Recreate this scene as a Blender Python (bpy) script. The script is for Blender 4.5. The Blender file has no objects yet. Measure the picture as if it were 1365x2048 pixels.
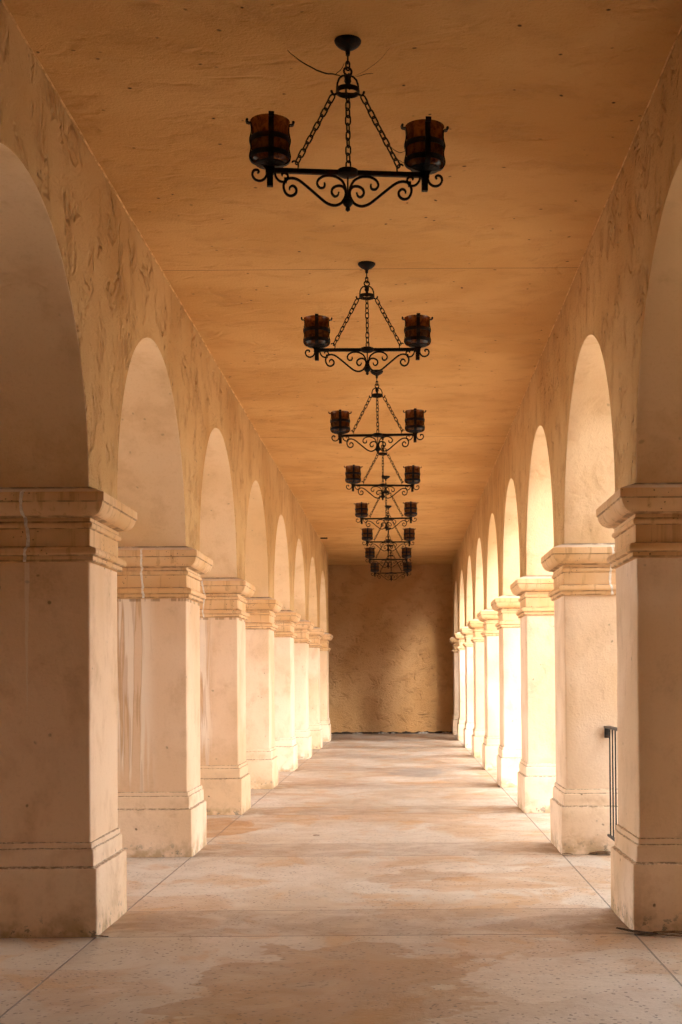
import bpy, bmesh, math, random
from mathutils import Vector, Matrix, noise
PI = math.pi
R = math.radians
random.seed(7)
scn = bpy.context.scene
COL = scn.collection

# ------------------------------------------------------------------ dimensions (metres)
BAY = 3.84            # pillar spacing
Y0 = 8.60             # near face of the first pillar
PT = 0.845            # pillar side
XL, XR = -1.979, 1.483   # inner faces of the two arcades
ZC = 5.002             # ceiling height
ZS = 2.833            # springing of the arches
YW = 40.22            # end wall
NL, NR = 8, 9         # pillars on each side (plus one behind the frame)

# ------------------------------------------------------------------ helpers
def link(o, parent=None):
    COL.objects.link(o)
    if parent is not None: o.parent = parent
    return o

def obj(name, bm, mat, parent=None, smooth=True, angle=40, loc=None):
    bmesh.ops.recalc_face_normals(bm, faces=bm.faces[:])
    me = bpy.data.meshes.new(name)
    if smooth:
        for f in bm.faces: f.smooth = True
        lim = R(angle)
        for e in bm.edges:
            if len(e.link_faces) == 2 and e.calc_face_angle(0) > lim: e.smooth = False
    bm.to_mesh(me); bm.free()
    for m in (mat if isinstance(mat, (list, tuple)) else [mat]): me.materials.append(m)
    o = bpy.data.objects.new(name, me)
    link(o, parent)
    if loc: o.location = loc
    return o

def tag(o, label, cat, group=None, kind='thing'):
    o['label'] = label; o['category'] = cat; o['kind'] = kind
    if group: o['group'] = group
    return o

def empty(name, loc):
    o = bpy.data.objects.new(name, None); link(o); o.location = loc; o.empty_display_size = .1
    return o

def copy_tree(o, parent=None):
    c = o.copy(); COL.objects.link(c); c.parent = parent
    for ch in o.children: copy_tree(ch, c)
    return c

def add_box(bm, x0, x1, y0, y1, z0, z1, bev=0):
    vs = [bm.verts.new(p) for p in ((x0,y0,z0),(x1,y0,z0),(x1,y1,z0),(x0,y1,z0),(x0,y0,z1),(x1,y0,z1),(x1,y1,z1),(x0,y1,z1))]
    fs = [bm.faces.new([vs[i] for i in q]) for q in ((0,3,2,1),(4,5,6,7),(0,1,5,4),(1,2,6,5),(2,3,7,6),(3,0,4,7))]
    if bev:
        es = list({e for f in fs for e in f.edges})
        bmesh.ops.bevel(bm, geom=es, offset=bev, segments=2, profile=.5, affect='EDGES')

def add_loops(bm, loops, closed=True, cap0=False, cap1=False):
    rows = [[bm.verts.new(p) for p in l] for l in loops]
    n = len(rows[0])
    for a, b in zip(rows, rows[1:]):
        for i in range(n if closed else n-1):
            j = (i+1) % n
            bm.faces.new((a[i], a[j], b[j], b[i]))
    if cap0: bm.faces.new(rows[0][::-1])
    if cap1: bm.faces.new(rows[-1])
    return rows

def add_lathe(bm, prof, cx=0, cy=0, cz=0, n=24):
    loops = [[(cx+max(r,.0004)*math.cos(2*PI*i/n), cy+max(r,.0004)*math.sin(2*PI*i/n), cz+z) for i in range(n)] for r, z in prof]
    add_loops(bm, loops, True, prof[0][0] < .001, prof[-1][0] < .001)

def add_tube(bm, pts, r, n=6, closed=False, taper=None):
    pts = [Vector(p) for p in pts]
    m = len(pts); loops = []
    up = None
    for i, p in enumerate(pts):
        if closed: t = pts[(i+1) % m] - pts[i-1]
        else: t = pts[min(i+1, m-1)] - pts[max(i-1, 0)]
        t.normalize()
        if up is None:
            up = t.orthogonal().normalized()
        else:
            up = (up - t*up.dot(t)).normalized()
        b = t.cross(up)
        rr = r if taper is None else r*taper(i/(m-1))
        loops.append([p + (up*math.cos(2*PI*k/n) + b*math.sin(2*PI*k/n))*rr for k in range(n)])
    if closed: loops.append(loops[0])
    rows = [[bm.verts.new(q) for q in l] for l in (loops[:-1] if closed else loops)]
    if closed: rows.append(rows[0])
    for a, b in zip(rows, rows[1:]):
        for i in range(n):
            j = (i+1) % n
            bm.faces.new((a[i], a[j], b[j], b[i]))
    if not closed:
        bm.faces.new(rows[0][::-1]); bm.faces.new(rows[-1])

def catmull(pts, k=6):
    P = [Vector(p) for p in pts]; out = []
    for i in range(len(P)-1):
        a, b, c, d = P[max(i-1,0)], P[i], P[i+1], P[min(i+2, len(P)-1)]
        for s in range(k):
            t = s/k
            out.append(.5*((2*b)+(c-a)*t+(2*a-5*b+4*c-d)*t*t+(3*b-a-3*c+d)*t**3))
    out.append(P[-1])
    return out

def add_strap(bm, pts, w, d):
    """flat iron swept along a path in the XZ plane: w in the plane, d along Y"""
    pts = catmull([(p[0], 0, p[1]) for p in pts], 6)
    m = len(pts); loops = []
    for i, p in enumerate(pts):
        t = (pts[min(i+1, m-1)] - pts[max(i-1, 0)]).normalized()
        nrm = Vector((-t.z, 0, t.x)); Yv = Vector((0, 1, 0))
        s = 1 - .35*max(0, abs(i/(m-1)-.5)*2-.8)/.2
        h, q = w/2*s, d/2
        loops.append([p+nrm*h*a+Yv*q*b for a, b in ((1,.7),(1,-.7),(.6,-1),(-.6,-1),(-1,-.7),(-1,.7),(-.6,1),(.6,1))])
    add_loops(bm, loops, True, True, True)

def add_link(bm, c, t, side, L=.050, W=.024, r=.0044):
    """one oval chain link centred at c, long axis t, flat axis side"""
    t = Vector(t).normalized(); s = Vector(side); s = (s - t*s.dot(t)).normalized()
    pts = []
    h = L/2 - W/2
    for k in range(7):
        a = -PI/2 + PI*k/6
        pts.append(Vector(c) + t*(h+W/2*math.cos(a)) + s*W/2*math.sin(a))
    for k in range(7):
        a = PI/2 + PI*k/6
        pts.append(Vector(c) + t*(-h+W/2*math.cos(a)) + s*W/2*math.sin(a))
    add_tube(bm, pts, r, 6, closed=True)

def add_chain(bm, a, b, n, twist=0.0, seed=0):
    a, b = Vector(a), Vector(b); d = b-a; t = d.normalized()
    rnd = random.Random(seed)
    e1 = Vector((0,1,0)); e1 = (e1-t*e1.dot(t)).normalized(); e2 = t.cross(e1)
    pitch = d.length/n
    for i in range(n):
        ang = twist + (PI/2 if i % 2 else 0) + rnd.uniform(-.25,.25)
        side = e1*math.sin(ang)+e2*math.cos(ang)
        c = a + d*((i+.5)/n) + e1*rnd.uniform(-.0015,.0015)
        add_link(bm, c, t, side, L=pitch+.010, W=.0265)

# ------------------------------------------------------------------ node material helpers
class N:
    def __init__(s, name):
        s.m = bpy.data.materials.new(name); s.m.use_nodes = True
        s.t = s.m.node_tree; s.t.nodes.clear()
        s.out = s.n('ShaderNodeOutputMaterial')
        s.pos = s.n('ShaderNodeNewGeometry').outputs['Position']
    def n(s, typ, **kw):
        x = s.t.nodes.new(typ)
        for k, v in kw.items(): setattr(x, k, v)
        return x
    def set(s, sock, v):
        if isinstance(v, bpy.types.NodeSocket): s.t.links.new(v, sock)
        elif isinstance(v, (tuple, list)) and len(v) == 3 and sock.type == 'RGBA': sock.default_value = (*v, 1)
        else: sock.default_value = v
    def math(s, op, a, b=0.0, c=None, clamp=False):
        x = s.n('ShaderNodeMath', operation=op, use_clamp=clamp)
        s.set(x.inputs[0], a); s.set(x.inputs[1], b)
        if c is not None: s.set(x.inputs[2], c)
        return x.outputs[0]
    def vmul(s, v, k, off=(0,0,0)):
        x = s.n('ShaderNodeVectorMath', operation='MULTIPLY_ADD')
        s.set(x.inputs[0], v); x.inputs[1].default_value = k; x.inputs[2].default_value = off
        return x.outputs[0]
    def xyz(s, v=None):
        x = s.n('ShaderNodeSeparateXYZ'); s.set(x.inputs[0], v or s.pos); return x.outputs
    def noise(s, v, scale, det=4, rough=.55, dist=0.0, color=False):
        x = s.n('ShaderNodeTexNoise'); s.set(x.inputs['Vector'], v)
        x.inputs['Scale'].default_value = scale; x.inputs['Detail'].default_value = min(det, 3.5)
        x.inputs['Roughness'].default_value = rough; x.inputs['Distortion'].default_value = dist
        return x.outputs['Color' if color else 'Fac']
    def voro(s, v, scale, feature='F1', rand=1.0, smooth=None, color=False):
        x = s.n('ShaderNodeTexVoronoi', feature=feature); s.set(x.inputs['Vector'], v)
        x.inputs['Scale'].default_value = scale; x.inputs['Randomness'].default_value = rand
        if smooth is not None: x.inputs['Smoothness'].default_value = smooth
        return x.outputs['Color' if color else 'Distance']
    def ramp(s, f, lo, hi, a=0.0, b=1.0):
        x = s.n('ShaderNodeMapRange', interpolation_type='SMOOTHSTEP'); s.set(x.inputs[0], f)
        x.inputs[1].default_value = lo; x.inputs[2].default_value = hi
        x.inputs[3].default_value = a; x.inputs[4].default_value = b
        return x.outputs[0]
    def mix(s, f, a, b, mode='MIX'):
        x = s.n('ShaderNodeMix', data_type='RGBA', blend_type=mode)
        s.set(x.inputs[0], f); s.set(x.inputs[6], a); s.set(x.inputs[7], b)
        return x.outputs[2]
    def warp(s, v, scale, amt):
        x = s.n('ShaderNodeVectorMath', operation='MULTIPLY_ADD')
        c = s.noise(v, scale, 1.5, .5, color=True)
        y = s.n('ShaderNodeVectorMath', operation='SUBTRACT'); s.set(y.inputs[0], c); y.inputs[1].default_value = (.5,.5,.5)
        s.set(x.inputs[0], y.outputs[0]); x.inputs[1].default_value = (amt,)*3; s.set(x.inputs[2], v)
        return x.outputs[0]
    def band(s, v, c, w):
        """1 inside |v-c|<w, soft"""
        d = s.math('ABSOLUTE', s.math('SUBTRACT', v, c))
        return s.ramp(d, w*.6, w, 1, 0)
    def bsdf(s, col, rough, bump=None, dist=.01, strength=1.0, spec=.3, metal=0.0):
        p = s.n('ShaderNodeBsdfPrincipled')
        s.set(p.inputs['Base Color'], col); s.set(p.inputs['Roughness'], rough)
        p.inputs['Specular IOR Level'].default_value = spec; p.inputs['Metallic'].default_value = metal
        if bump is not None:
            b = s.n('ShaderNodeBump'); b.inputs['Distance'].default_value = dist; b.inputs['Strength'].default_value = strength
            s.set(b.inputs['Height'], bump); s.t.links.new(b.outputs[0], p.inputs['Normal'])
        s.t.links.new(p.outputs[0], s.out.inputs[0])
        return s.m

def m_plain(name, a, b, scale=8, rough=.9, bump=.004):
    g = N(name); p = g.pos
    n = g.noise(p, scale, 6, .65)
    return g.bsdf(g.mix(g.ramp(n, .35, .68), a, b), rough, n, bump, 1, .2)
def m_stucco(name, base, stretch=(1,1,1), trowel=.012, dirt=.5, drip=False, single=False, specks=.5, base_dirt=False, joints=None, rscale=2.4, ridge_amt=1.0, hue=1.0):
    g = N(name); p = g.pos; x, y, z = g.xyz()
    big = g.noise(p, .6, 2, .5, .5)
    w = g.warp(p, 1.4, .32)
    sv = g.vmul(w, stretch)
    med = g.noise(sv, 3.4, 5, .66)
    rid = g.noise(sv, rscale, 2, .5, .9)
    ridge = g.math('ABSOLUTE', g.math('SUBTRACT', rid, .5))
    brk = g.ramp(med, .46, .60)
    fine = g.noise(p, 48, 2.5, .7)
    k = lambda c, m: tuple(min(.95, 1+(u-1)*hue)*0+min(.95, q*(1+(u-1)*hue)) for q, u in zip(c, m))
    col = g.mix(g.ramp(big, .38, .64), k(base, (1.06, 1.09, 1.14)), k(base, (.91, .86, .76)))
    col = g.mix(g.ramp(med, .45, .72, 0, .6), col, k(base, (.90, .84, .76)))
    col = g.mix(g.ramp(fine, .50, .75, 0, .25), col, k(base, (.80, .72, .62)))
    if dirt:
        # grime caught along the ridges left by the trowel
        f = g.math('MULTIPLY', g.ramp(ridge, .0, .035, .12, 0), g.ramp(med, .44, .56))
        f = g.math('MAXIMUM', f, g.ramp(med, .45, .76, 0, .75))
        f = g.math('MULTIPLY', f, g.ramp(fine, .30, .62, .35, 1))
        f = g.math('MULTIPLY', f, g.ramp(big, .36, .58, .35, 1))
        col = g.mix(g.math('MULTIPLY', f, dirt), col, (.19, .105, .042))
    if specks:
        d = g.voro(w, 7.5)
        f = g.math('MULTIPLY', g.ramp(d, .05, .12, 1, 0), g.ramp(med, .47, .56))
        col = g.mix(g.math('MULTIPLY', f, specks), col, (.05, .03, .018))
    if drip:
        # lime and rust runs below the capital joint
        wz = g.noise(g.vmul(p, (2, 2, 1.5)), 1.5, 2, .6)
        u = g.math('ADD', x, g.math('MULTIPLY', g.math('SUBTRACT', wz, .5), .035))
        uv = g.n('ShaderNodeCombineXYZ'); g.set(uv.inputs[0], u); g.set(uv.inputs[1], g.math('MULTIPLY', y, .35)); g.set(uv.inputs[2], g.math('MULTIPLY', z, .042))
        run = g.noise(uv.outputs[0], 11.0, 2.5, .55)
        run2 = g.noise(g.vmul(uv.outputs[0], (1, 1, 1), (4.3, 2.2, 7)), 23.0, 2, .5)
        outer = g.math('ABSOLUTE', g.math('SUBTRACT', g.math('ABSOLUTE', g.math('SUBTRACT', x, XL)), .52))
        zone = g.ramp(outer, .10, .27, 1, 0)
        top = g.ramp(z, 2.34, 2.37, 1, 0)
        length = g.ramp(g.math('ADD', z, g.math('MULTIPLY', g.math('SUBTRACT', run2, .5), 2.4)), .5, 1.15)
        f = g.math('MULTIPLY', g.math('MULTIPLY', g.ramp(run, .43, .455), zone), g.math('MULTIPLY', top, length))
        col = g.mix(g.math('MULTIPLY', f, .62), col, (.92, .83, .73))
        e = g.math('MULTIPLY', g.math('MULTIPLY', g.band(run, .44, .030), zone), g.math('MULTIPLY', top, length))
        e2 = g.math('MULTIPLY', g.math('MULTIPLY', g.ramp(run2, .60, .63), zone), g.math('MULTIPLY', top, length))
        col = g.mix(g.math('MULTIPLY', g.math('MAXIMUM', e, e2), .38), col, (.44, .24, .10))
        f3 = g.math('MULTIPLY', g.band(z, 2.355, .03), g.ramp(run2, .45, .55))
        col = g.mix(g.math('MULTIPLY', f3, .6), col, (.25, .13, .055))
    if single:
        u = g.math('ADD', x, g.math('MULTIPLY', g.math('SUBTRACT', g.noise(g.vmul(p, (1, 1, .9)), 4, 2, .6), .5), .03))
        wd = g.ramp(z, 1.45, 2.3, .004, .017)
        f = g.ramp(g.math('DIVIDE', g.math('ABSOLUTE', g.math('SUBTRACT', u, XL-.40)), wd), .7, 1.1, 1, 0)
        col = g.mix(g.math('MULTIPLY', g.math('MULTIPLY', f, g.ramp(z, 1.25, 1.6)), .5), col, (.86, .75, .64))
    if base_dirt:
        low = g.math('MULTIPLY', g.ramp(z, .0, .20, 1, 0), g.ramp(med, .40, .58))
        col = g.mix(g.math('MULTIPLY', low, .6), col, (.36, .23, .10))
        chip = g.math('MULTIPLY', g.ramp(g.noise(p, 15, 3, .7), .57, .64), g.ramp(z, .03, .17, 1, 0))
        col = g.mix(g.math('MULTIPLY', chip, .7), col, (.20, .18, .15))
        zz = g.math('ADD', z, g.math('MULTIPLY', g.math('SUBTRACT', med, .5), .016))
        led = None
        for zc, wd in ((.434, .0085), (.550, .005), (.589, .006)):
            b_ = g.band(zz, zc, wd)
            led = b_ if led is None else g.math('MAXIMUM', led, b_)
        led = g.math('MULTIPLY', led, g.ramp(fine, .36, .6, .25, 1))
        col = g.mix(g.math('MULTIPLY', led, .68), col, (.11, .07, .04))
    if joints:
        jj = None
        wob = g.math('MULTIPLY', g.math('SUBTRACT', big, .5), .03)
        for yc in joints:
            b_ = g.band(g.math('ADD', y, wob), yc, .008)
            jj = b_ if jj is None else g.math('MAXIMUM', jj, b_)
        col = g.mix(g.math('MULTIPLY', jj, .65), col, (.12, .06, .03))
    h = g.math('MULTIPLY_ADD', g.math('MULTIPLY', g.ramp(ridge, .0, .10, 1, 0), brk), -.8*ridge_amt, g.math('MULTIPLY', med, 1.0))
    h = g.math('MULTIPLY_ADD', fine, .30, h)
    return g.bsdf(col, .88, h, trowel, 1.0, .2)

MAT = {}
MAT['shaft'] = m_stucco('pillar_stucco', (.80, .61, .445), (1.2, 1.2, .8), .010, .26, specks=.45, ridge_amt=.15)
MAT['shaft_drip'] = m_stucco('dripped_stucco', (.77, .565, .395), (1.2, 1.2, .8), .005, .22, drip=True, specks=.4, ridge_amt=.3)
MAT['shaft_single'] = m_stucco('marked_stucco', (.80, .58, .395), (1.2, 1.2, .8), .006, .34, single=True, specks=.6, ridge_amt=.15)
MAT['plinth'] = m_stucco('plinth_stucco', (.80, .61, .44), (1.4, 1.4, 1.4), .007, .28, specks=.75, base_dirt=True, ridge_amt=.35)
MAT['soffit'] = m_stucco('soffit_stucco', (.76, .55, .34), (.8, .9, .8), .012, .2, specks=.3, ridge_amt=.4)  # smooth stucco, also lightened to stand in for daylight on the arch jambs
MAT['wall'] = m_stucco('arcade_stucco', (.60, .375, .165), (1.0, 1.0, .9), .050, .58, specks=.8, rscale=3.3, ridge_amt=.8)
MAT['ceiling'] = m_stucco('ceiling_stucco', (.63, .37, .140), (.7, 1.0, 1), .020, .30, specks=.9, rscale=1.9,
                          joints=(11.2, 19.0, 26.8, 34.4, 37.6), hue=.8, ridge_amt=.55)
MAT['endwall'] = m_stucco('end_wall_stucco', (.56, .325, .145), (.9, 1, 1.2), .060, .5, specks=.7, rscale=2.6, ridge_amt=.45)
MAT['sidewall'] = m_plain('side_wall_stucco', (.19, .115, .055), (.24, .15, .08), 2.0)  # for unseen walls, darkened so they bounce less light into the near bays

def m_capital():
    g = N('cast_stone'); p = g.pos; x, y, z = g.xyz()
    base = (.67, .41, .19)
    col = g.mix(g.ramp(g.noise(p, 1.4, 4, .55), .35, .68), (.74, .50, .29), base)
    col = g.mix(g.ramp(g.noise(g.vmul(p, (16, 16, 1.2)), 1.0, 5, .6), .54, .68, 0, .5), col, (.42, .24, .105))
    pit = g.math('MULTIPLY', g.ramp(g.voro(g.warp(p, 20, .03), 34), .10, .22, 1, 0), g.ramp(g.noise(p, 4.2, 3, .5), .52, .62))
    col = g.mix(g.math('MULTIPLY', pit, .85), col, (.07, .045, .025))
    # weathered grime: along the wash on top and under the lowest fillet, paler on the ledge
    rag = g.noise(p, 7, 5, .65)
    top = g.math('MULTIPLY', g.ramp(z, 2.808, 2.832), g.ramp(rag, .30, .54))
    col = g.mix(g.ramp(z, 2.786, 2.797, 0, .7), col, (.74, .66, .56))
    col = g.mix(g.math('MULTIPLY', top, .8), col, (.09, .06, .04))
    grooves = None
    for zc, w in ((2.731, .006), (2.643, .007), (2.612, .007), (2.571, .004), (2.455, .007), (2.398, .005), (2.366, .008)):
        b = g.band(z, zc, w); grooves = b if grooves is None else g.math('MAXIMUM', grooves, b)
    col = g.mix(g.math('MULTIPLY', g.math('MULTIPLY', grooves, g.ramp(rag, .34, .6)), .6), col, (.13, .075, .035))
    h = g.math('ADD', g.math('MULTIPLY', g.noise(p, 40, 5, .65), .25), g.math('MULTIPLY', g.noise(p, 6, 4, .55), .6))
    h = g.math('SUBTRACT', h, g.math('MULTIPLY', pit, .5))
    return g.bsdf(col, .8, h, .010, 1, .25)
MAT['capital'] = m_capital()

def m_floor():
    g = N('floor_concrete'); p = g.pos; x, y, z = g.xyz()
    w = g.warp(p, 1.5, .45)
    big = g.noise(g.vmul(w, (.8, .45, 1)), .9, 4, .58)
    med = g.noise(w, 3.0, 5, .68)
    fine = g.noise(p, 26, 3, .7)
    col = g.mix(g.ramp(big, .42, .58), (.53, .465, .40), (.465, .375, .29))
    col = g.mix(g.ramp(med, .46, .74, 0, .40), col, (.45, .33, .25))
    # rusty water stains with sharp tide lines
    wv = g.noise(g.vmul(w, (.55, .6, 1), (2.2, .7, 0)), .85, 4, .55)
    edge = g.ramp(wv, .525, .545)
    col = g.mix(g.math('MULTIPLY', edge, .55), col, (.44, .28, .17))
    rust = g.noise(g.vmul(w, (1, .55, 1), (4, 8, 0)), 1.6, 5, .65)
    col = g.mix(g.ramp(rust, .55, .62, 0, .5), col, (.46, .26, .11))
    pale = g.noise(g.vmul(w, (.9, .6, 1), (14, 2, 0)), 1.3, 4, .6)
    col = g.mix(g.ramp(pale, .57, .61, 0, .3), col, (.62, .53, .47))
    ww = g.xyz(w)
    irr = g.math('MULTIPLY', g.math('SUBTRACT', g.noise(p, 2.2, 4, .6), .5), 3.2)
    def blob(cx, cy, rx, ry):
        dx = g.math('DIVIDE', g.math('SUBTRACT', ww[0], cx), rx); dy = g.math('DIVIDE', g.math('SUBTRACT', ww[1], cy), ry)
        q = g.math('MULTIPLY_ADD', dx, dx, g.math('MULTIPLY', dy, dy))
        return g.ramp(g.math('ADD', q, irr), .86, 1.0, 1, 0)
    col = g.mix(g.math('MULTIPLY', blob(-2.15, 14.9, .55, 1.0), .8), col, (.40, .21, .085))
    col = g.mix(g.math('MULTIPLY', blob(.25, 23.4, .45, 1.2), .7), col, (.33, .30, .28))
    col = g.mix(g.math('MULTIPLY', blob(.10, 11.1, .42, .35), .6), col, (.34, .22, .14))
    col = g.mix(g.math('MULTIPLY', blob(-.35, 7.1, .8, 1.2), .6), col, (.33, .195, .10))
    col = g.mix(g.math('MULTIPLY', blob(.55, 10.6, .6, .35), .5), col, (.42, .24, .12))
    col = g.mix(g.math('MULTIPLY', blob(.75, 7.3, .5, .55), .6), col, (.58, .51, .44))
    # pits and pebbles of the worn surface
    pit = g.math('MULTIPLY', g.ramp(g.math('ADD', g.voro(g.vmul(w, (1, .8, 1)), 27), g.math('MULTIPLY', g.math('SUBTRACT', fine, .5), 1.1)), .14, .27, 1, 0), g.ramp(med, .33, .50))
    col = g.mix(g.math('MULTIPLY', pit, .62), col, (.085, .065, .06))
    sp2 = g.math('MULTIPLY', g.ramp(g.voro(p, 8), .04, .08, 1, 0), g.ramp(big, .45, .55))
    col = g.mix(g.math('MULTIPLY', sp2, .7), col, (.10, .07, .05))
    col = g.mix(g.ramp(fine, .54, .72, 0, .35), col, (.30, .22, .18))
    # tooled joints
    jj = g.math('MAXIMUM', g.band(x, -1.935, .007), g.band(x, 1.437, .007))
    ym0 = g.math('FLOORED_MODULO', g.math('SUBTRACT', y, Y0-BAY), BAY)
    jj = g.math('MAXIMUM', jj, g.band(ym0, BAY-.055, .009))
    jj = g.math('MAXIMUM', jj, g.band(ym0, PT+.05, .007))
    col = g.mix(g.math('MULTIPLY', jj, g.ramp(med, .35, .65, .95, .55)), col, (.10, .08, .07))
    strip = g.math('MAXIMUM', g.ramp(ym0, PT+.03, PT+.07, 1, 0), g.ramp(ym0, BAY-.07, BAY-.04))
    col = g.mix(g.math('MULTIPLY', strip, g.ramp(med, .30, .62, .12, .42)), col, (.29, .21, .155))
    # floor darker beside the pillar feet
    ym = g.math('FLOORED_MODULO', g.math('SUBTRACT', y, Y0-.06), BAY)
    foot = g.math('MULTIPLY', g.ramp(ym, .0, 1.0, 1, 0), g.ramp(ym, .0, .05, .5, 1))
    sidef = g.math('MAXIMUM', g.ramp(x, .85, 1.43), g.ramp(x, -1.93, -1.5, 1, 0))
    foot = g.math('MULTIPLY', g.math('MULTIPLY', foot, sidef), g.ramp(med, .34, .62))
    col = g.mix(g.math('MULTIPLY', foot, .8), col, (.20, .125, .075))
    h = g.math('MULTIPLY_ADD', fine, .6, g.math('MULTIPLY', med, .8))
    h = g.math('SUBTRACT', h, g.math('MULTIPLY', jj, 1.2))
    return g.bsdf(col, g.ramp(med, .3, .7, .40, .62), h, .006, 1, .4)
MAT['floor'] = m_floor()

def m_iron():
    g = N('rusty_wrought_iron'); p = g.pos
    f = g.ramp(g.noise(p, 22, 6, .65), .50, .70)
    col = g.mix(f, (.006, .0045, .0035), (.032, .013, .006))
    return g.bsdf(col, g.ramp(f, 0, 1, .55, .85), g.noise(p, 90, 4, .6), .003, 1, .16, .1)
MAT['iron'] = m_iron()

def m_rail():
    g = N('painted_dark_rail'); p = g.pos
    col = g.mix(g.ramp(g.noise(p, 18, 4, .6), .52, .68), (.025, .026, .028), (.09, .05, .03))
    return g.bsdf(col, .5, g.noise(p, 80, 3), .001, 1, .4, .2)
MAT['rail'] = m_rail()

def m_amber():
    g = N('amber_glass'); p = g.pos
    n = g.noise(g.vmul(p, (1, 1, .8)), 24, 5, .65, .8)
    c = g.mix(g.ramp(n, .35, .7), (.30, .11, .022), (.085, .026, .006))
    tr = g.n('ShaderNodeBsdfTransparent'); g.set(tr.inputs[0], c)
    tl = g.n('ShaderNodeBsdfTranslucent'); g.set(tl.inputs[0], c)
    gl = g.n('ShaderNodeBsdfGlossy'); gl.inputs[0].default_value = (.8, .8, .8, 1); gl.inputs[1].default_value = .22
    m1 = g.n('ShaderNodeMixShader'); m1.inputs[0].default_value = .55
    g.t.links.new(tr.outputs[0], m1.inputs[1]); g.t.links.new(tl.outputs[0], m1.inputs[2])
    m2 = g.n('ShaderNodeMixShader'); m2.inputs[0].default_value = .05
    g.t.links.new(m1.outputs[0], m2.inputs[1]); g.t.links.new(gl.outputs[0], m2.inputs[2])
    g.t.links.new(m2.outputs[0], g.out.inputs[0])
    return g.m
MAT['amber'] = m_amber()

MAT['mortar'] = m_plain('lime_mortar', (.84, .80, .74), (.66, .58, .50), 30)
MAT['ground'] = m_plain('courtyard_paving', (.52, .45, .37), (.44, .37, .29), 1.5)
MAT['leaf'] = m_plain('dry_palm', (.20, .105, .045), (.09, .045, .022), 30)
MAT['leafdark'] = m_plain('dark_palm', (.06, .035, .022), (.03, .02, .014), 30)
MAT['web'] = m_plain('dusty_cobweb', (.07, .045, .028), (.04, .025, .015), 40)
MAT['broken'] = m_plain('broken_plaster', (.46, .43, .38), (.16, .13, .10), 16, .95, .02)
MAT['dark'] = m_plain('dark_gap', (.03, .022, .016), (.06, .04, .026), 12, .95, .02)
MAT['bead'] = m_plain('plaster_edge', (.80, .52, .25), (.50, .28, .10), 9, .9, .02)

# ------------------------------------------------------------------ pillars
def ring(half, c, z, seg=7, cseg=3):
    """rounded-square loop with half-size `half`, corner radius c"""
    pts = []
    for q in range(4):
        a0 = q*PI/2
        ca, sa = math.cos(a0), math.sin(a0)
        # side running along +y at x=+half, then corner
        loc = []
        for k in range(seg+1):
            loc.append((half, -half+c + (2*half-2*c)*k/seg))
        for k in range(1, cseg):
            t = PI/2*k/cseg
            loc.append((half-c+c*math.cos(t), half-c+c*math.sin(t)))
        for (u, v) in loc:
            pts.append((u*ca - v*sa, u*sa + v*ca, z))
    return pts

def loft_square(bm, prof, c, seed, jit=.002, jscale=3.0, cap0=False, cap1=True, seg=7):
    off = Vector((seed*3.71, seed*1.37, seed*2.19))
    loops = []
    for p, z in prof:
        l = []
        for q in ring(PT/2+p, c, z, seg):
            v = Vector(q)
            n1 = noise.noise_vector(v*jscale+off); n2 = noise.noise_vector(v*jscale*4+off)
            d = (n1*1.0+n2*.45)*jit
            l.append((v.x+d.x, v.y+d.y, v.z+d.z*(.4 if p > -9 else 0)))
        loops.append(l)
    add_loops(bm, loops, True, cap0, cap1)

CAP = [(-.02,2.355),(.020,2.360),(.0275,2.366),(.0275,2.395),(.032,2.397),(.045,2.401),(.053,2.412),(.054,2.426),(.048,2.440),(.036,2.450),(.010,2.455),
       (.003,2.460),(.003,2.510),(.003,2.568),(.006,2.573),(.016,2.577),(.021,2.586),(.021,2.600),(.015,2.609),(.006,2.613),(.006,2.638),(.014,2.642),(.040,2.646),
       (.064,2.656),(.084,2.673),(.098,2.697),(.105,2.722),(.107,2.731),(.115,2.734),(.115,2.760),(.115,2.786),(.111,2.791),(.06,2.812),(.0,2.836),(-.05,2.84)]
PLI = [(.05,-.03),(.05,.06),(.05,.15),(.05,.24),(.05,.33),(.05,.418),(.046,.427),(.028,.434),(.026,.440),(.026,.49),(.026,.538),(.022,.545),(.015,.549),(.014,.553),(.014,.578),(.010,.585),(.0,.590),(-.03,.593)]

def ordinal(n):
    return ['first','second','third','fourth','fifth','sixth','seventh','eighth','ninth'][n]

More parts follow.
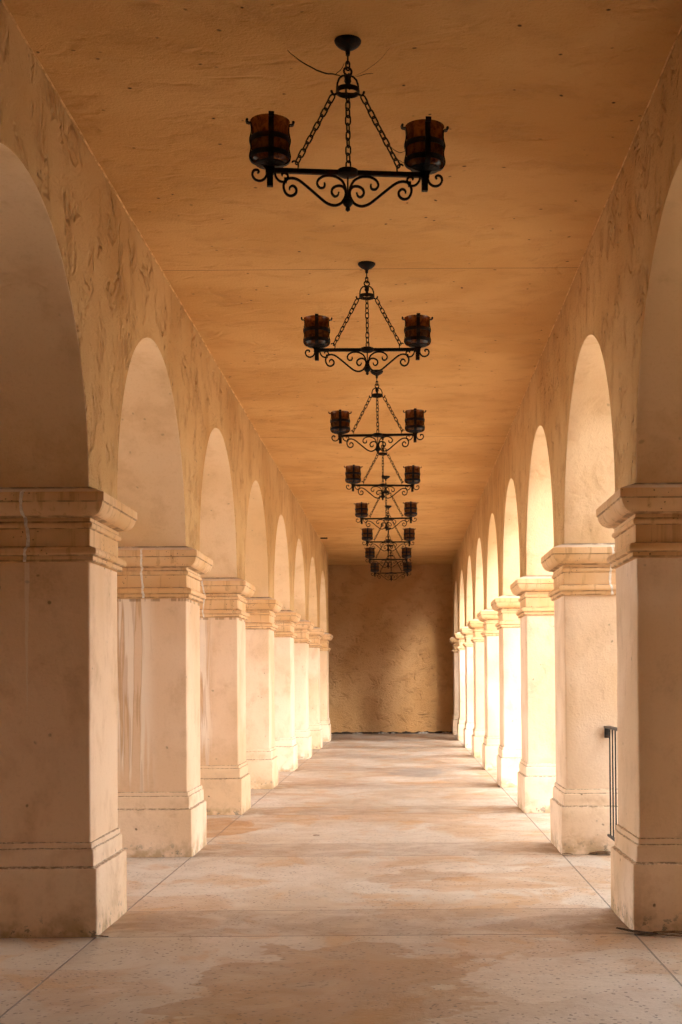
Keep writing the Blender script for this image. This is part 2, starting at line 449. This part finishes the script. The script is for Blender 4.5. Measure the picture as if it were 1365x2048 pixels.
def pillar(side, n, label):
    cx = XL-PT/2 if side == 'L' else XR+PT/2
    cy = Y0+BAY*n+PT/2
    seed = n*2+(0 if side == 'L' else 1)+3
    root = empty('arcade_pillar', (cx, cy, 0))
    tag(root, label, 'pillar', 'pillars of the left arcade' if side == 'L' else 'pillars of the right arcade')
    bm = bmesh.new()
    loft_square(bm, [(0, .585+(2.37-.585)*k/16) for k in range(17)], .014, seed, .0042, 1.6, False, False)
    obj('shaft', bm, MAT['shaft_drip' if side == 'L' and n in (1, 2) else 'shaft_single' if side == 'L' and n == 0 else 'shaft'], root, angle=50)
    bm = bmesh.new(); loft_square(bm, PLI, .012, seed+20, .0058, 4.2)
    obj('plinth', bm, MAT['plinth'], root, angle=32)
    bm = bmesh.new(); loft_square(bm, CAP, .004, seed+40, .0016, 4.0)
    cap = obj('capital', bm, MAT['capital'], root, angle=30)
    if n <= 3:
        # lime mortar squeezed out of the joint between the two cast stones (front face)
        bm = bmesh.new(); rnd = random.Random(seed)
        lp, rp = [], []
        x0 = .024 if side == 'L' else .006
        for k, (p, z) in enumerate(CAP[1:-2]):
            w = .0085+rnd.uniform(-.002, .0035); xo = x0+.010*math.sin(z*17+seed)
            yy = -(PT/2+p+.0035)
            lp.append((xo-w, yy, z)); rp.append((xo+w, yy, z))
        rows = []
        for a, b in zip(lp, rp):
            rows.append([bm.verts.new((a[0]-.002, a[1]+.008, a[2])), bm.verts.new(a), bm.verts.new(b), bm.verts.new((b[0]+.002, b[1]+.008, b[2]))])
        for a, b in zip(rows, rows[1:]):
            for i in range(3): bm.faces.new((a[i], a[i+1], b[i+1], b[i]))
        obj('mortar_joint', bm, MAT['mortar'], cap)
    return root

LAB_L = {-1: 'left arcade pillar just outside the picture before the largest dark one',
 0: 'largest dark shaded pillar at the left edge with one pale drip under its capital joint',
 1: 'left arcade pillar with long white and brown drip stains down its front',
 2: 'third left pillar from the camera, pale lime streak, brown wet patch at its foot',
 3: 'fourth left pillar from the camera, bright cream with grey dirt along its foot',
 4: 'fifth left pillar from the camera, washed nearly white by daylight',
 5: 'sixth left pillar from the camera, with an orange stained plinth',
 6: 'seventh left pillar from the camera, slim in the distance beside the last left one',
 7: 'last left pillar, touching the view of the dark end wall'}
LAB_R = {-1: 'right arcade pillar just outside the picture before the largest shaded one',
 0: 'largest shaded pillar at the right edge with dry palm strips lying at its foot',
 1: 'pillar of the right arcade carrying the end of the dark iron railing',
 2: 'third right pillar from the camera, pale plinth with flaked paint near the floor',
 3: 'fourth right pillar from the camera, glowing white in the brightest daylight',
 4: 'fifth right pillar from the camera, whitish, just past the brightest one',
 5: 'sixth right pillar from the camera, warm cream in the distance',
 6: 'seventh right pillar from the camera, narrow sliver with white plinth',
 7: 'eighth right pillar from the camera, next to last before the end wall',
 8: 'farthest right pillar, built against the dark end wall'}
for n in range(-1, NL): pillar('L', n, LAB_L[n])
for n in range(-1, NR): pillar('R', n, LAB_R[n])

# ------------------------------------------------------------------ arcade walls above the pillars
def arcade(name, xin, xout, n0, n1, yend, label):
    """wall from pillar n0's near face to yend; arches between consecutive pillars; inner face at xin"""
    bm = bmesh.new()
    s = 1 if xout > xin else -1
    ch = .012; rad = (BAY-PT)/2; SEG = 40
    xs = [xin, xin+s*.004, xin+s*ch] + [xin+(xout-xin)*k/6 for k in range(1, 6)] + [xout-s*ch, xout]
    dr = [ch, .003, 0] + [0]*5 + [0, ch]
    zt = ZC+.02
    def J(y, z, x):  # hand-trowelled irregularity
        v = noise.noise_vector(Vector((x*1.2, y*1.3, z*1.3)))*.010
        return v
    for n in range(n0, n1):
        yc = Y0+BAY*n+PT+rad
        prof = []
        for k in range(SEG+1):
            prof.append(PI*k/SEG)
        rows = []
        for x, d in zip(xs, dr):
            r = rad+d
            pts = [(yc-r, ZS-.06)] + [(yc-r*math.cos(a), ZS+r*math.sin(a)) for a in prof] + [(yc+r, ZS-.06)]
            row = []
            for (y, z) in pts:
                v = J(y, z, x); k = min(1, max(0, (z-ZS)/.3))
                row.append(bm.verts.new((x, y+v.y*k, z+v.z*k)))
            rows.append(row)
        for a, b in zip(rows, rows[1:]):
            for i in range(len(a)-1): bm.faces.new((a[i], a[i+1], b[i+1], b[i]))
        for row, x in ((rows[0], xin), (rows[-1], xout)):
            tops = [bm.verts.new((x, v.co.y, zt)) for v in row]
            # intermediate row so that long faces keep a decent shape
            mids = [bm.verts.new((x, v.co.y, v.co.z+(zt-v.co.z)*.5)) for v in row]
            for i in range(len(row)-1):
                if i in (0, len(row)-2): continue
                bm.faces.new((row[i], row[i+1], mids[i+1], mids[i])); bm.faces.new((mids[i], mids[i+1], tops[i+1], tops[i]))
            # pier strips up to the neighbour pillar centres
            for v, e in ((row[0], -1), (row[-1], 1)):
                i = 0 if e < 0 else len(row)-1
                j = 1 if e < 0 else len(row)-2
                yedge = yc+e*(rad+PT/2)
                if n == n0 and e < 0: yedge = yc-rad-PT
                if n == n1-1 and e > 0: yedge = yend
                a = bm.verts.new((x, yedge, ZS-.06)); b = bm.verts.new((x, yedge, row[j].co.z)); c = bm.verts.new((x, yedge, zt))
                bm.faces.new((row[i], row[j], b, a)); bm.faces.new((row[j], mids[j], tops[j], c, b))
    # ends
    for y in (Y0+BAY*n0, yend):
        bm.faces.new([bm.verts.new(p) for p in ((xin,y,ZS-.06),(xout,y,ZS-.06),(xout,y,zt),(xin,y,zt))])
    bmesh.ops.remove_doubles(bm, verts=bm.verts[:], dist=.0005); bm.normal_update()
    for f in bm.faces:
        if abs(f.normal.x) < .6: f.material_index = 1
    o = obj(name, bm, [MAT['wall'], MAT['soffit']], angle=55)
    tag(o, label, 'arcade wall')
    return o
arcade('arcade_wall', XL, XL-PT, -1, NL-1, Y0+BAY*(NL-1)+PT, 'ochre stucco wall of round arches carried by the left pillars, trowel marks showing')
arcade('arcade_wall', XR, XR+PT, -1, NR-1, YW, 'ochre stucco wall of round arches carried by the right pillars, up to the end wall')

# ------------------------------------------------------------------ floor, ground, ceiling, end wall, the closed part behind
def plane_obj(name, x0, x1, y0, y1, z, mat, nx=1, ny=1):
    bm = bmesh.new()
    g = [[bm.verts.new((x0+(x1-x0)*i/nx, y0+(y1-y0)*j/ny, z)) for i in range(nx+1)] for j in range(ny+1)]
    for j in range(ny):
        for i in range(nx): bm.faces.new((g[j][i], g[j][i+1], g[j+1][i+1], g[j+1][i]))
    return obj(name, bm, mat)
bm = bmesh.new(); add_box(bm, -9.5, 3.2, -9, YW+1.0, -.30, 0)
fl = obj('floor', bm, MAT['floor'], smooth=False); fl['kind'] = 'structure'; fl['label'] = 'worn pinkish concrete floor of the passage'
gr = plane_obj('ground', -400, 400, -400, 400, -.16, MAT['ground']); gr['kind'] = 'structure'

bm = bmesh.new(); add_box(bm, -9.5, XR+PT+.04, Y0-.2, YW+.6, ZC, ZC+.30); add_box(bm, -9.5, XR+6.0, -9, Y0-.203, ZC, ZC+.30)
ce = obj('ceiling', bm, MAT['ceiling'], smooth=False); ce['kind'] = 'structure'
# pale ragged plaster edge where the ceiling meets the arcades
for xe, s in ((XL, 1), (XR, -1)):
    bm = bmesh.new(); pts = []
    ye = Y0+BAY*(NL-1)+PT if s > 0 else YW
    k = 0; y = 4.0
    while y < ye:
        v = noise.noise_vector(Vector((y*2.3, s*5, 1)))
        pts.append((xe+s*(.004+.004*v.x), y, ZC-.004+.003*v.z)); y += .12
    add_tube(bm, pts, .0065, 5)
    obj('plaster_edge', bm, MAT['bead'], ce)

bm = bmesh.new(); add_box(bm, -9.5, XR+PT+9, YW, YW+.5, -.05, ZC+.05)  # right end extended out of view to block sky from the far bays
ew = obj('end_wall', bm, MAT['endwall'], smooth=False); ew['kind'] = 'structure'; ew['label'] = 'dark ochre rough stucco wall closing the passage'
# crumbled foot of the end wall
bm = bmesh.new(); rnd = random.Random(4); x = -2.6; lo, hi = [], []
while x < 1.45:
    h = .045+.035*noise.noise(Vector((x*5, 0, 0)))+rnd.uniform(0, .02)
    lo.append((x, YW-.012, 0.0)); hi.append((x, YW-.006, max(.015, h))); x += rnd.uniform(.03, .08)
rows = [[bm.verts.new(p) for p in lo], [bm.verts.new(p) for p in hi], [bm.verts.new((p[0], YW+.01, p[2]+.003)) for p in hi]]
for a, b in zip(rows, rows[1:]):
    for i in range(len(a)-1): bm.faces.new((a[i], a[i+1], b[i+1], b[i]))
obj('crumbled_gap', bm, MAT['dark'], ew, smooth=False)
bm = bmesh.new(); x = -1.5
while x < 1.2:
    w = rnd.uniform(.08, .35)
    if rnd.random() < .72:
        n = 7; a = []
        z0 = rnd.uniform(.004, .02)
        for i in range(n+1):
            t = i/n; hh = .022+.020*rnd.random()
            a.append(((x+w*t, YW-.03-.02*rnd.random(), z0*0), (x+w*t, YW-.024, z0+hh*math.sin(PI*min(max(t,.08),.92))), (x+w*t, YW+.004, z0+hh*.8)))
        rr = [[bm.verts.new(q) for q in col] for col in a]
        for p, q in zip(rr, rr[1:]):
            for i in range(2): bm.faces.new((p[i], q[i], q[i+1], p[i+1]))
    x += w+rnd.uniform(0, .12)
obj('plaster_chips', bm, MAT['broken'], ew, smooth=False)

# unseen solid walls added behind the camera to keep daylight off the near bays
def wall_box(name, x0, x1, y0, y1, z0, z1, label, mat='sidewall'):
    bm = bmesh.new(); add_box(bm, x0, x1, y0, y1, z0, z1)
    o = obj(name, bm, MAT[mat], smooth=False); o['kind'] = 'structure'; o['label'] = label
    return o
YB = Y0-BAY
wall_box('blocker_wall', XL-6.5, XL-.02, -9, YB-.06, -.2, ZC-.002, 'added solid wall blocking sky light on the left behind the camera')
wall_box('blocker_wall', XR+.02, XR+6.0, -9, YB-.06, -.2, ZC-.002, 'added solid wall blocking sky light on the right behind the camera')
# added unseen blocks that dim the daylight in the first bay of each arcade
wall_box('blocker_wall', XL-6.5, XL-PT-.9, YB-.06, 7.7, -.2, ZC-.002, 'added light-blocking wall outside the nearest left arch')
wall_box('blocker_wall', XR+PT+1.5, XR+6.0, YB-.06, 7.5, -.2, ZC-.002, 'added light-blocking wall outside the nearest right arch')
wall_box('back_wall', XL-.02, XR+.02, -9, -8.6, -.0, ZC-.003, 'stucco wall closing the passage behind the camera')
# the passage turns left in front of the end wall: near side wall and its far end
yt = Y0+BAY*(NL-1)+.2
wall_box('corner_wall', -9.5, XL-PT-.01, yt, yt+.55, -.1, ZC-.002, 'stucco wall of the side passage that turns left before the end wall')
wall_box('corner_wall', -9.5, -9.1, yt+.55, YW, -.1, ZC-.002, 'stucco wall closing the side passage on the left')

wall_box('blocker_wing', XR+PT+.8, XR+PT+9, 36.6, YW-.01, -.2, 7.5, 'added light-blocking wing outside the farthest right arch')  # unseen wing added to block side daylight from the far bays

# ------------------------------------------------------------------ iron railing in the first full bay on the right
rail = empty('iron_railing', (XR+.375, Y0+BAY, 0))
tag(rail, 'dark iron railing with thin upright bars fixed between the two nearest right pillars', 'railing')
ya, yb = -(BAY-PT), 0.0
bm = bmesh.new(); add_box(bm, -.030, .030, ya+.02, yb-.012, 1.145, 1.165, .004); obj('handrail', bm, MAT['rail'], rail)
bm = bmesh.new(); add_box(bm, -.012, .012, ya+.02, yb-.06, .165, .185, .002); obj('bottom_rail', bm, MAT['rail'], rail)
for y in (yb, ya):
    for z0, z1 in ((1.055, 1.143), (.14, .235)):
        bm = bmesh.new(); e = -1 if y == yb else 1
        add_box(bm, -.022, .022, min(y-e*.012, y+e*.05), max(y-e*.012, y+e*.05), z0, z1, .004); obj('bracket', bm, MAT['rail'], rail)
bal = None
k = 1
while yb-.02-.16*k > ya+.06:
    if bal is None:
        bm = bmesh.new(); add_box(bm, -.006, .006, -.006, .006, .18, 1.15); bal = obj('baluster', bm, MAT['rail'], rail)
        b = bal
    else:
        b = bal.copy(); COL.objects.link(b); b.parent = rail
    b.location = (0, yb-.02-.16*k, 0); k += 1

# ------------------------------------------------------------------ chandeliers
S = .000963
def U(cx): return (cx-676)*S
def Z(cy): return -.71-(cy-830)*S
def make_chandelier():
    root = empty('iron_chandelier', (0, 0, 0))
    I = MAT['iron']
    bm = bmesh.new(); add_lathe(bm, [(.0,.004),(.069,.004),(.072,-.003),(.071,-.010),(.062,-.023),(.046,-.036),(.028,-.046),(.014,-.054),(.011,-.080),(.0,-.084)], n=28)
    obj('canopy', bm, I, root)
    bm = bmesh.new(); add_link(bm, (0,0,-.100), (0,0,1), (0,1,0), .048, .020, .005); add_link(bm, (0,0,-.136), (0,0,1), (.9,.3,0), .048, .020, .005)
    obj('top_link', bm, I, root)
    # bell-shaped crown: ring, four bowed rods, knot, eye
    bm = bmesh.new()
    add_tube(bm, [(.021*math.cos(2*PI*i/14), .006*math.cos(2*PI*i/14), -.166+.021*math.sin(2*PI*i/14)) for i in range(14)], .0062, 6, closed=True)
    add_lathe(bm, [(.0,-.180),(.014,-.184),(.020,-.193),(.017,-.206),(.020,-.218),(.012,-.232),(.0,-.238)], n=14)
    for q in range(4):
        a = q*PI/2+.12
        add_tube(bm, [(r*math.cos(a), r*math.sin(a), z) for r, z in ((.012,-.188),(.030,-.192),(.046,-.207),(.055,-.232),(.058,-.262),(.058,-.288))], .0055, 6)
    for z0, r0 in ((-.272, .062),):
        add_lathe(bm, [(r0-.006,z0+.013),(r0,z0+.013),(r0+.002,z0),(r0,z0-.013),(r0-.006,z0-.013),(r0-.006,z0+.013)], n=28)
    for s in (-1, 1):
        add_tube(bm, [(s*.058,0,-.286),(s*.070,0,-.292),(s*.080,0,-.289),(s*.085,0,-.278),(s*.087,0,-.270)], .0065, 6)
    add_tube(bm, [(-.058,0,-.284),(0,0,-.284),(.058,0,-.284)], .005, 6)
    obj('crown', bm, I, root)
    for s in (-1, 1):
        bm = bmesh.new(); add_chain(bm, (s*.078,0,-.297), (s*.272,0,-.668), 10, .5*s, 3+s)
        # hook on the bar
        hp = [(s*.268,-.664),(s*.262,-.672),(s*.264,-.686),(s*.272,-.695)]
        add_strap(bm, [(s*.296,-.664),(s*.290,-.657),(s*.278,-.656),(s*.266,-.663),(s*.262,-.676),(s*.264,-.696)], .008, .009)
        obj('chain', bm, I, root)
    bm = bmesh.new(); add_chain(bm, (0,0,-.288), (.003,0,-.690), 10, 1.0, 9); obj('chain', bm, I, root)
    bm = bmesh.new(); add_box(bm, -.395, .395, -.014, .014, -.722, -.697, .003)
    bar = obj('crossbar', bm, I, root)
    bm = bmesh.new(); add_lathe(bm, [(.0,-.682),(.012,-.684),(.040,-.690),(.054,-.696),(.056,-.706),(.054,-.720),(.040,-.728),(.018,-.732),(.0,-.733)], n=28)
    obj('boss', bm, I, bar)
    bm = bmesh.new(); add_lathe(bm, [(.0,Z(962)),(.011,Z(964)),(.013,Z(972)),(.024,Z(980)),(.028,Z(992)),(.026,Z(1004)),(.016,Z(1016)),(.010,Z(1022)),(.013,Z(1030)),(.012,Z(1038)),(.0,Z(1046))], n=18)
    add_tube(bm, [(0,0,-.73),(0,0,Z(968))], .0045, 6)
    obj('finial', bm, I, root)
    main = [(356,934),(358,919),(376,911),(393,928),(390,952),(366,967),(340,958),(325,930),(326,898),(345,874),(378,869),(415,884),(468,926),(520,970),(562,1002),(603,1013),(638,1000),(660,968),(664,932),(648,907),(618,904),(593,919),(588,944),(603,962),(620,957),(627,938)]
    sec = [(671,1000),(669,955),(661,908),(641,872),(602,851),(556,849),(520,866),(507,893),(521,916),(541,916),(549,902),(547,888)]
    outer = [(214,806),(228,820),(232,848),(220,876),(194,889),(166,880),(153,856),(160,834),(178,829),(188,838),(180,848)]
    inner = [(278,836),(280,862),(300,886),(326,890),(344,874),(346,853),(331,841),(316,846),(316,858)]
    for s in (1, -1):
        for nm, pl, w in (('large_scroll', main, .0128), ('centre_scroll', sec, .0118), ('end_scroll', outer, .0115), ('small_scroll', inner, .011)):
            bm = bmesh.new(); add_strap(bm, [(s*U(a), Z(b)) for a, b in pl], w, .016)
            if nm == 'large_scroll':
                add_box(bm, min(s*U(326), s*U(342)), max(s*U(326), s*U(342)), -.011, .011, Z(896), Z(868), .002)
            obj(nm, bm, I, root, angle=60)
    for s in (1, -1):
        u = s*.411
        bm = bmesh.new()
        for zc, rr in ((-.552, .1015), (-.636, .1015)):
            add_lathe(bm, [(rr-.003,zc+.014),(rr+.002,zc+.014),(rr+.004,zc),(rr+.002,zc-.014),(rr-.003,zc-.014),(rr-.003,zc+.014)], cx=u, n=28)
        for q in range(4):
            a = q*PI/2 + .06
            path = [(.122,-.447),(.125,-.455),(.119,-.462),(.104,-.464),(.0995,-.475),(.0985,-.50),(.1015,-.525),(.1075,-.552),(.1015,-.578),(.1000,-.595),(.1035,-.615),(.1075,-.636),(.1035,-.655),(.088,-.672),(.050,-.684),(.012,-.690)]
            pts = catmull([(p[0], 0, p[1]) for p in path], 3)
            ca, sa = math.cos(a), math.sin(a); loops = []
            for i, p in enumerate(pts):
                t = (pts[min(i+1, len(pts)-1)]-pts[max(i-1, 0)]).normalized(); nr = Vector((t.z, 0, -t.x))
                sq = []
                for e, f in ((1,1),(1,-1),(-1,-1),(-1,1)):
                    w = p+nr*.003*e; yv = .0145*f
                    sq.append((u+w.x*ca-yv*sa, w.x*sa+yv*ca, w.z))
                loops.append(sq)
            add_loops(bm, loops, True, True, True)
            # curled tip
            tp = Vector((u+.122*ca, .122*sa, -.450))
            tv = Vector((-sa, ca, 0))*.0145
            add_tube(bm, [tp-tv, tp, tp+tv], .0075, 8)
        lan = obj('lantern', bm, I, root)
        bm = bmesh.new()
        prof = [(.082,-.672),(.095,-.660),(.0985,-.640),(.0945,-.618),(.0975,-.594),(.0985,-.570),(.0945,-.548),(.0955,-.520),(.0955,-.490),(.0985,-.466),(.105,-.450)]
        add_lathe(bm, prof, cx=u, n=32)
        obj('glass_shade', bm, MAT['amber'], lan)
        bm = bmesh.new()
        add_lathe(bm, [(.0,-.668),(.070,-.670),(.080,-.674),(.076,-.680),(.030,-.688),(.0,-.690)], cx=u, n=24)
        add_lathe(bm, [(.0,-.560),(.017,-.561),(.019,-.566),(.019,-.668)], cx=u, n=12)
        obj('lamp_holder', bm, I, lan)
        bm = bmesh.new(); add_box(bm, u-.0165, u+.0165, -.0165, .0165, -.795, -.684, .003)
        add_box(bm, u-.024, u+.024, -.018, .018, -.728, -.692, .003)
        obj('post', bm, I, lan)
    return root

XC = -.265
LAB_C = ['largest iron chandelier, nearest the camera, a cobweb strand on its crown',
 'second iron chandelier from the camera, its canopy beside the thin ceiling crack',
 'third iron chandelier from the camera, hanging just behind the tip of the second',
 'fourth iron chandelier from the camera, its crown hidden behind the third one',
 'fifth iron chandelier from the camera, small in the middle of the row',
 'sixth iron chandelier from the camera, third from the end of the row',
 'seventh iron chandelier from the camera, shifted slightly left before the last one',
 'last iron chandelier, smallest and lowest in view, in front of the end wall']
proto = make_chandelier()
rot = [5.0, .3, -.6, 2.2, -1.8, 1.6, -3.0, 1.4]
dx = [-.005, -.008, 0, .01, 0, 0, -.04, -.02]
for i in range(8):
    o = proto if i == 0 else copy_tree(proto)
    o.location = (XC+dx[i], 7.17+BAY*1.01*i, ZC); o.rotation_euler = (0, R([.35, 0, -.4, .5, -.3, .3, .6, -.4][i]), R(rot[i]))
    tag(o, LAB_C[i], 'chandelier', 'iron chandeliers along the ceiling')

# cobwebs on the first chandelier
cw = empty('cobweb', (XC, 7.17, ZC-.19))
tag(cw, 'dusty dark cobweb strand sagging from the nearest chandelier crown to the ceiling', 'cobweb')
def web(parent, pts, r, sd=0, sag=0):
    bm = bmesh.new(); pts = catmull(pts, 8)
    out = [p+noise.noise_vector(p*30+Vector((sd,0,0)))*.003 for p in pts]
    add_tube(bm, out, r, 4, taper=lambda t: .55+.8*math.sin(PI*min(1, t*.9+.1)))
    return obj('strand', bm, MAT['web'], parent)
web(cw, [(-.035,0,-.005),(-.075,.005,.012),(-.135,.01,.022),(-.205,.03,.062),(-.275,.06,.118),(-.335,.09,.185)], .0032, 1)
web(cw, [(-.072,.005,.010),(-.045,.0,.035),(-.022,0,.070)], .0020, 2)
web(cw, [(.04,0,-.004),(.085,.01,.014),(.13,.02,.022)], .0016, 3)
web(cw, [(.03,0,.0),(.10,.03,.05),(.17,.06,.12),(.22,.08,.186)], .0010, 4)
cw2 = empty('cobweb', (XC+.26, 7.17, ZC-.60))
tag(cw2, 'thin cobweb thread between the right chain and right lantern of the nearest chandelier', 'cobweb')
web(cw2, [(-.055,0,.045),(-.025,-.005,.012),(.012,-.005,-.004),(.052,0,.010)], .0015, 5)
web(cw2, [(-.012,0,-.035),(.02,-.005,-.055),(.045,0,-.062)], .0013, 6)

# thin dark vent slot hanging at the far left ceiling edge
bm = bmesh.new(); add_box(bm, XL+.03, XL+.20, 32.4, 32.44, ZC-.030, ZC+.004, .003)
tag(obj('ceiling_clip', bm, MAT['dark'], smooth=False), 'small dark strip fixed to the ceiling near the far left corner', 'ceiling strip')

# ------------------------------------------------------------------ dry palm litter on the floor
def leaf(pts, w, mat, label, cat='palm leaf strip'):
    bm = bmesh.new(); pts = catmull(pts, 6); m = len(pts); loops = []
    c = sum(pts, Vector())/m
    base = Vector((c.x, c.y, 0))
    for i, p in enumerate(pts):
        t = (pts[min(i+1, m-1)]-pts[max(i-1, 0)]).normalized(); sd = t.cross(Vector((0,0,1))).normalized()
        ww = 1.4*w*(.12+.88*math.sin(PI*(.06+.88*i/(m-1)))**.7)
        q = p-base
        loops.append([q-sd*ww+Vector((0,0,.004)), q-sd*ww*.5+Vector((0,0,0)), q+sd*ww*.5, q+sd*ww+Vector((0,0,.005)), q+sd*ww*.4+Vector((0,0,.006)), q-sd*ww*.4+Vector((0,0,.005))])
    add_loops(bm, loops, True, True, True)
    o = obj('palm_strip', bm, mat, loc=base)
    tag(o, label, cat, 'dry palm strips on the floor')
leaf([(1.33,8.57,.030),(1.40,8.53,.020),(1.49,8.49,.012),(1.57,8.46,.010)], .027, MAT['leafdark'], 'dark pointed palm strip leaning at the corner of the nearest right pillar')
leaf([(1.50,8.47,.010),(1.60,8.42,.014),(1.72,8.38,.010),(1.82,8.355,.006)], .010, MAT['leaf'], 'brown palm strip lying lowest in the bundle before the nearest right pillar')
leaf([(1.53,8.50,.012),(1.64,8.46,.022),(1.76,8.44,.012),(1.90,8.42,.008)], .011, MAT['leaf'], 'brown palm strip in the middle of the bundle before the nearest right pillar')
leaf([(1.55,8.515,.014),(1.68,8.50,.020),(1.80,8.495,.012),(1.87,8.49,.008)], .008, MAT['leaf'], 'reddish palm strip topmost of the bundle, touching the nearest right plinth')
leaf([(1.43,12.34,.010),(1.47,12.325,.018),(1.52,12.34,.008)], .020, MAT['leaf'], 'short curled palm strip at the front corner of the second right plinth')
leaf([(1.68,12.37,.012),(1.77,12.345,.028),(1.88,12.34,.022),(1.99,12.36,.008)], .030, MAT['leaf'], 'brown curled palm husk at the foot of the second right pillar under the railing')
leaf([(-1.93,8.53,.012),(-1.89,8.50,.014),(-1.85,8.52,.008)], .014, MAT['leafdark'], 'small dark leaf scrap at the front corner of the nearest left pillar')
leaf([(-.93,14.0,.006),(-.90,13.98,.010),(-.87,14.0,.006)], .012, MAT['leaf'], 'tiny tan leaf lying alone in the middle of the floor')

# ------------------------------------------------------------------ light
CLOUD = 6.5
SUN_AZ, SUN_EL = 33, 19      # azimuth from -Y (behind camera) towards +X, elevation
sunv = Vector((math.sin(R(SUN_AZ))*math.cos(R(SUN_EL)), -math.cos(R(SUN_AZ))*math.cos(R(SUN_EL)), math.sin(R(SUN_EL))))
w = bpy.data.worlds.new('World'); scn.world = w; w.use_nodes = True
nt = w.node_tree; nt.nodes.clear()
sky = nt.nodes.new('ShaderNodeTexSky'); sky.sky_type = 'NISHITA'; sky.sun_disc = False
sky.sun_elevation = R(SUN_EL); sky.sun_rotation = math.atan2(sunv.x, sunv.y)
sky.air_density = 1.0; sky.dust_density = 1.2; sky.ozone_density = .6
hs = nt.nodes.new('ShaderNodeHueSaturation'); hs.inputs['Saturation'].default_value = .25
cloud = nt.nodes.new('ShaderNodeMix'); cloud.data_type = 'RGBA'; cloud.inputs[0].default_value = .95
cloud.inputs[7].default_value = (CLOUD*1.0, CLOUD*.985, CLOUD*.95, 1)   # even overcast deck
bg = nt.nodes.new('ShaderNodeBackground'); bg.inputs[1].default_value = .15
ow = nt.nodes.new('ShaderNodeOutputWorld')
nt.links.new(sky.outputs[0], hs.inputs['Color']); nt.links.new(hs.outputs[0], cloud.inputs[6]); nt.links.new(cloud.outputs[2], bg.inputs[0]); nt.links.new(bg.outputs[0], ow.inputs[0])
sl = bpy.data.lights.new('sun', 'SUN'); sl.energy = 0.55; sl.angle = R(13); sl.color = (1, .95, .89)
so = bpy.data.objects.new('sun', sl); link(so); so.rotation_euler = (-sunv).to_track_quat('-Z', 'Y').to_euler(); so.location = (20, 0, 20)

# ------------------------------------------------------------------ camera
cam = bpy.data.cameras.new('camera'); cam.sensor_fit = 'VERTICAL'; cam.sensor_height = 36; cam.sensor_width = 24
F = 2720
cam.lens = F/2048*36; cam.shift_x = -(806-682.5)/2048; PITCH = 1.2; cam.shift_y = (1359-1024-F*math.tan(R(PITCH)))/2048
cam.clip_end = 2000; cam.clip_start = .1
co = bpy.data.objects.new('camera', cam); link(co); co.location = (0, 0, 1.6)
co.matrix_world = Matrix.Translation((0, 0, 1.6)) @ Matrix.Rotation(R(90+PITCH), 4, 'X') @ Matrix.Rotation(R(-.4), 4, 'Z')
scn.camera = co

scn.view_settings.view_transform = 'Standard'; scn.view_settings.look = 'None'
scn.view_settings.exposure = 2.62; scn.view_settings.gamma = 1
scn.cycles.max_bounces = 8; scn.cycles.diffuse_bounces = 5; scn.cycles.glossy_bounces = 2; scn.cycles.transparent_max_bounces = 12
scn.cycles.use_denoising = True
scn.cycles.use_adaptive_sampling = True; scn.cycles.adaptive_threshold = .06; scn.cycles.adaptive_min_samples = 16
scn.cycles.sample_clamp_indirect = 6
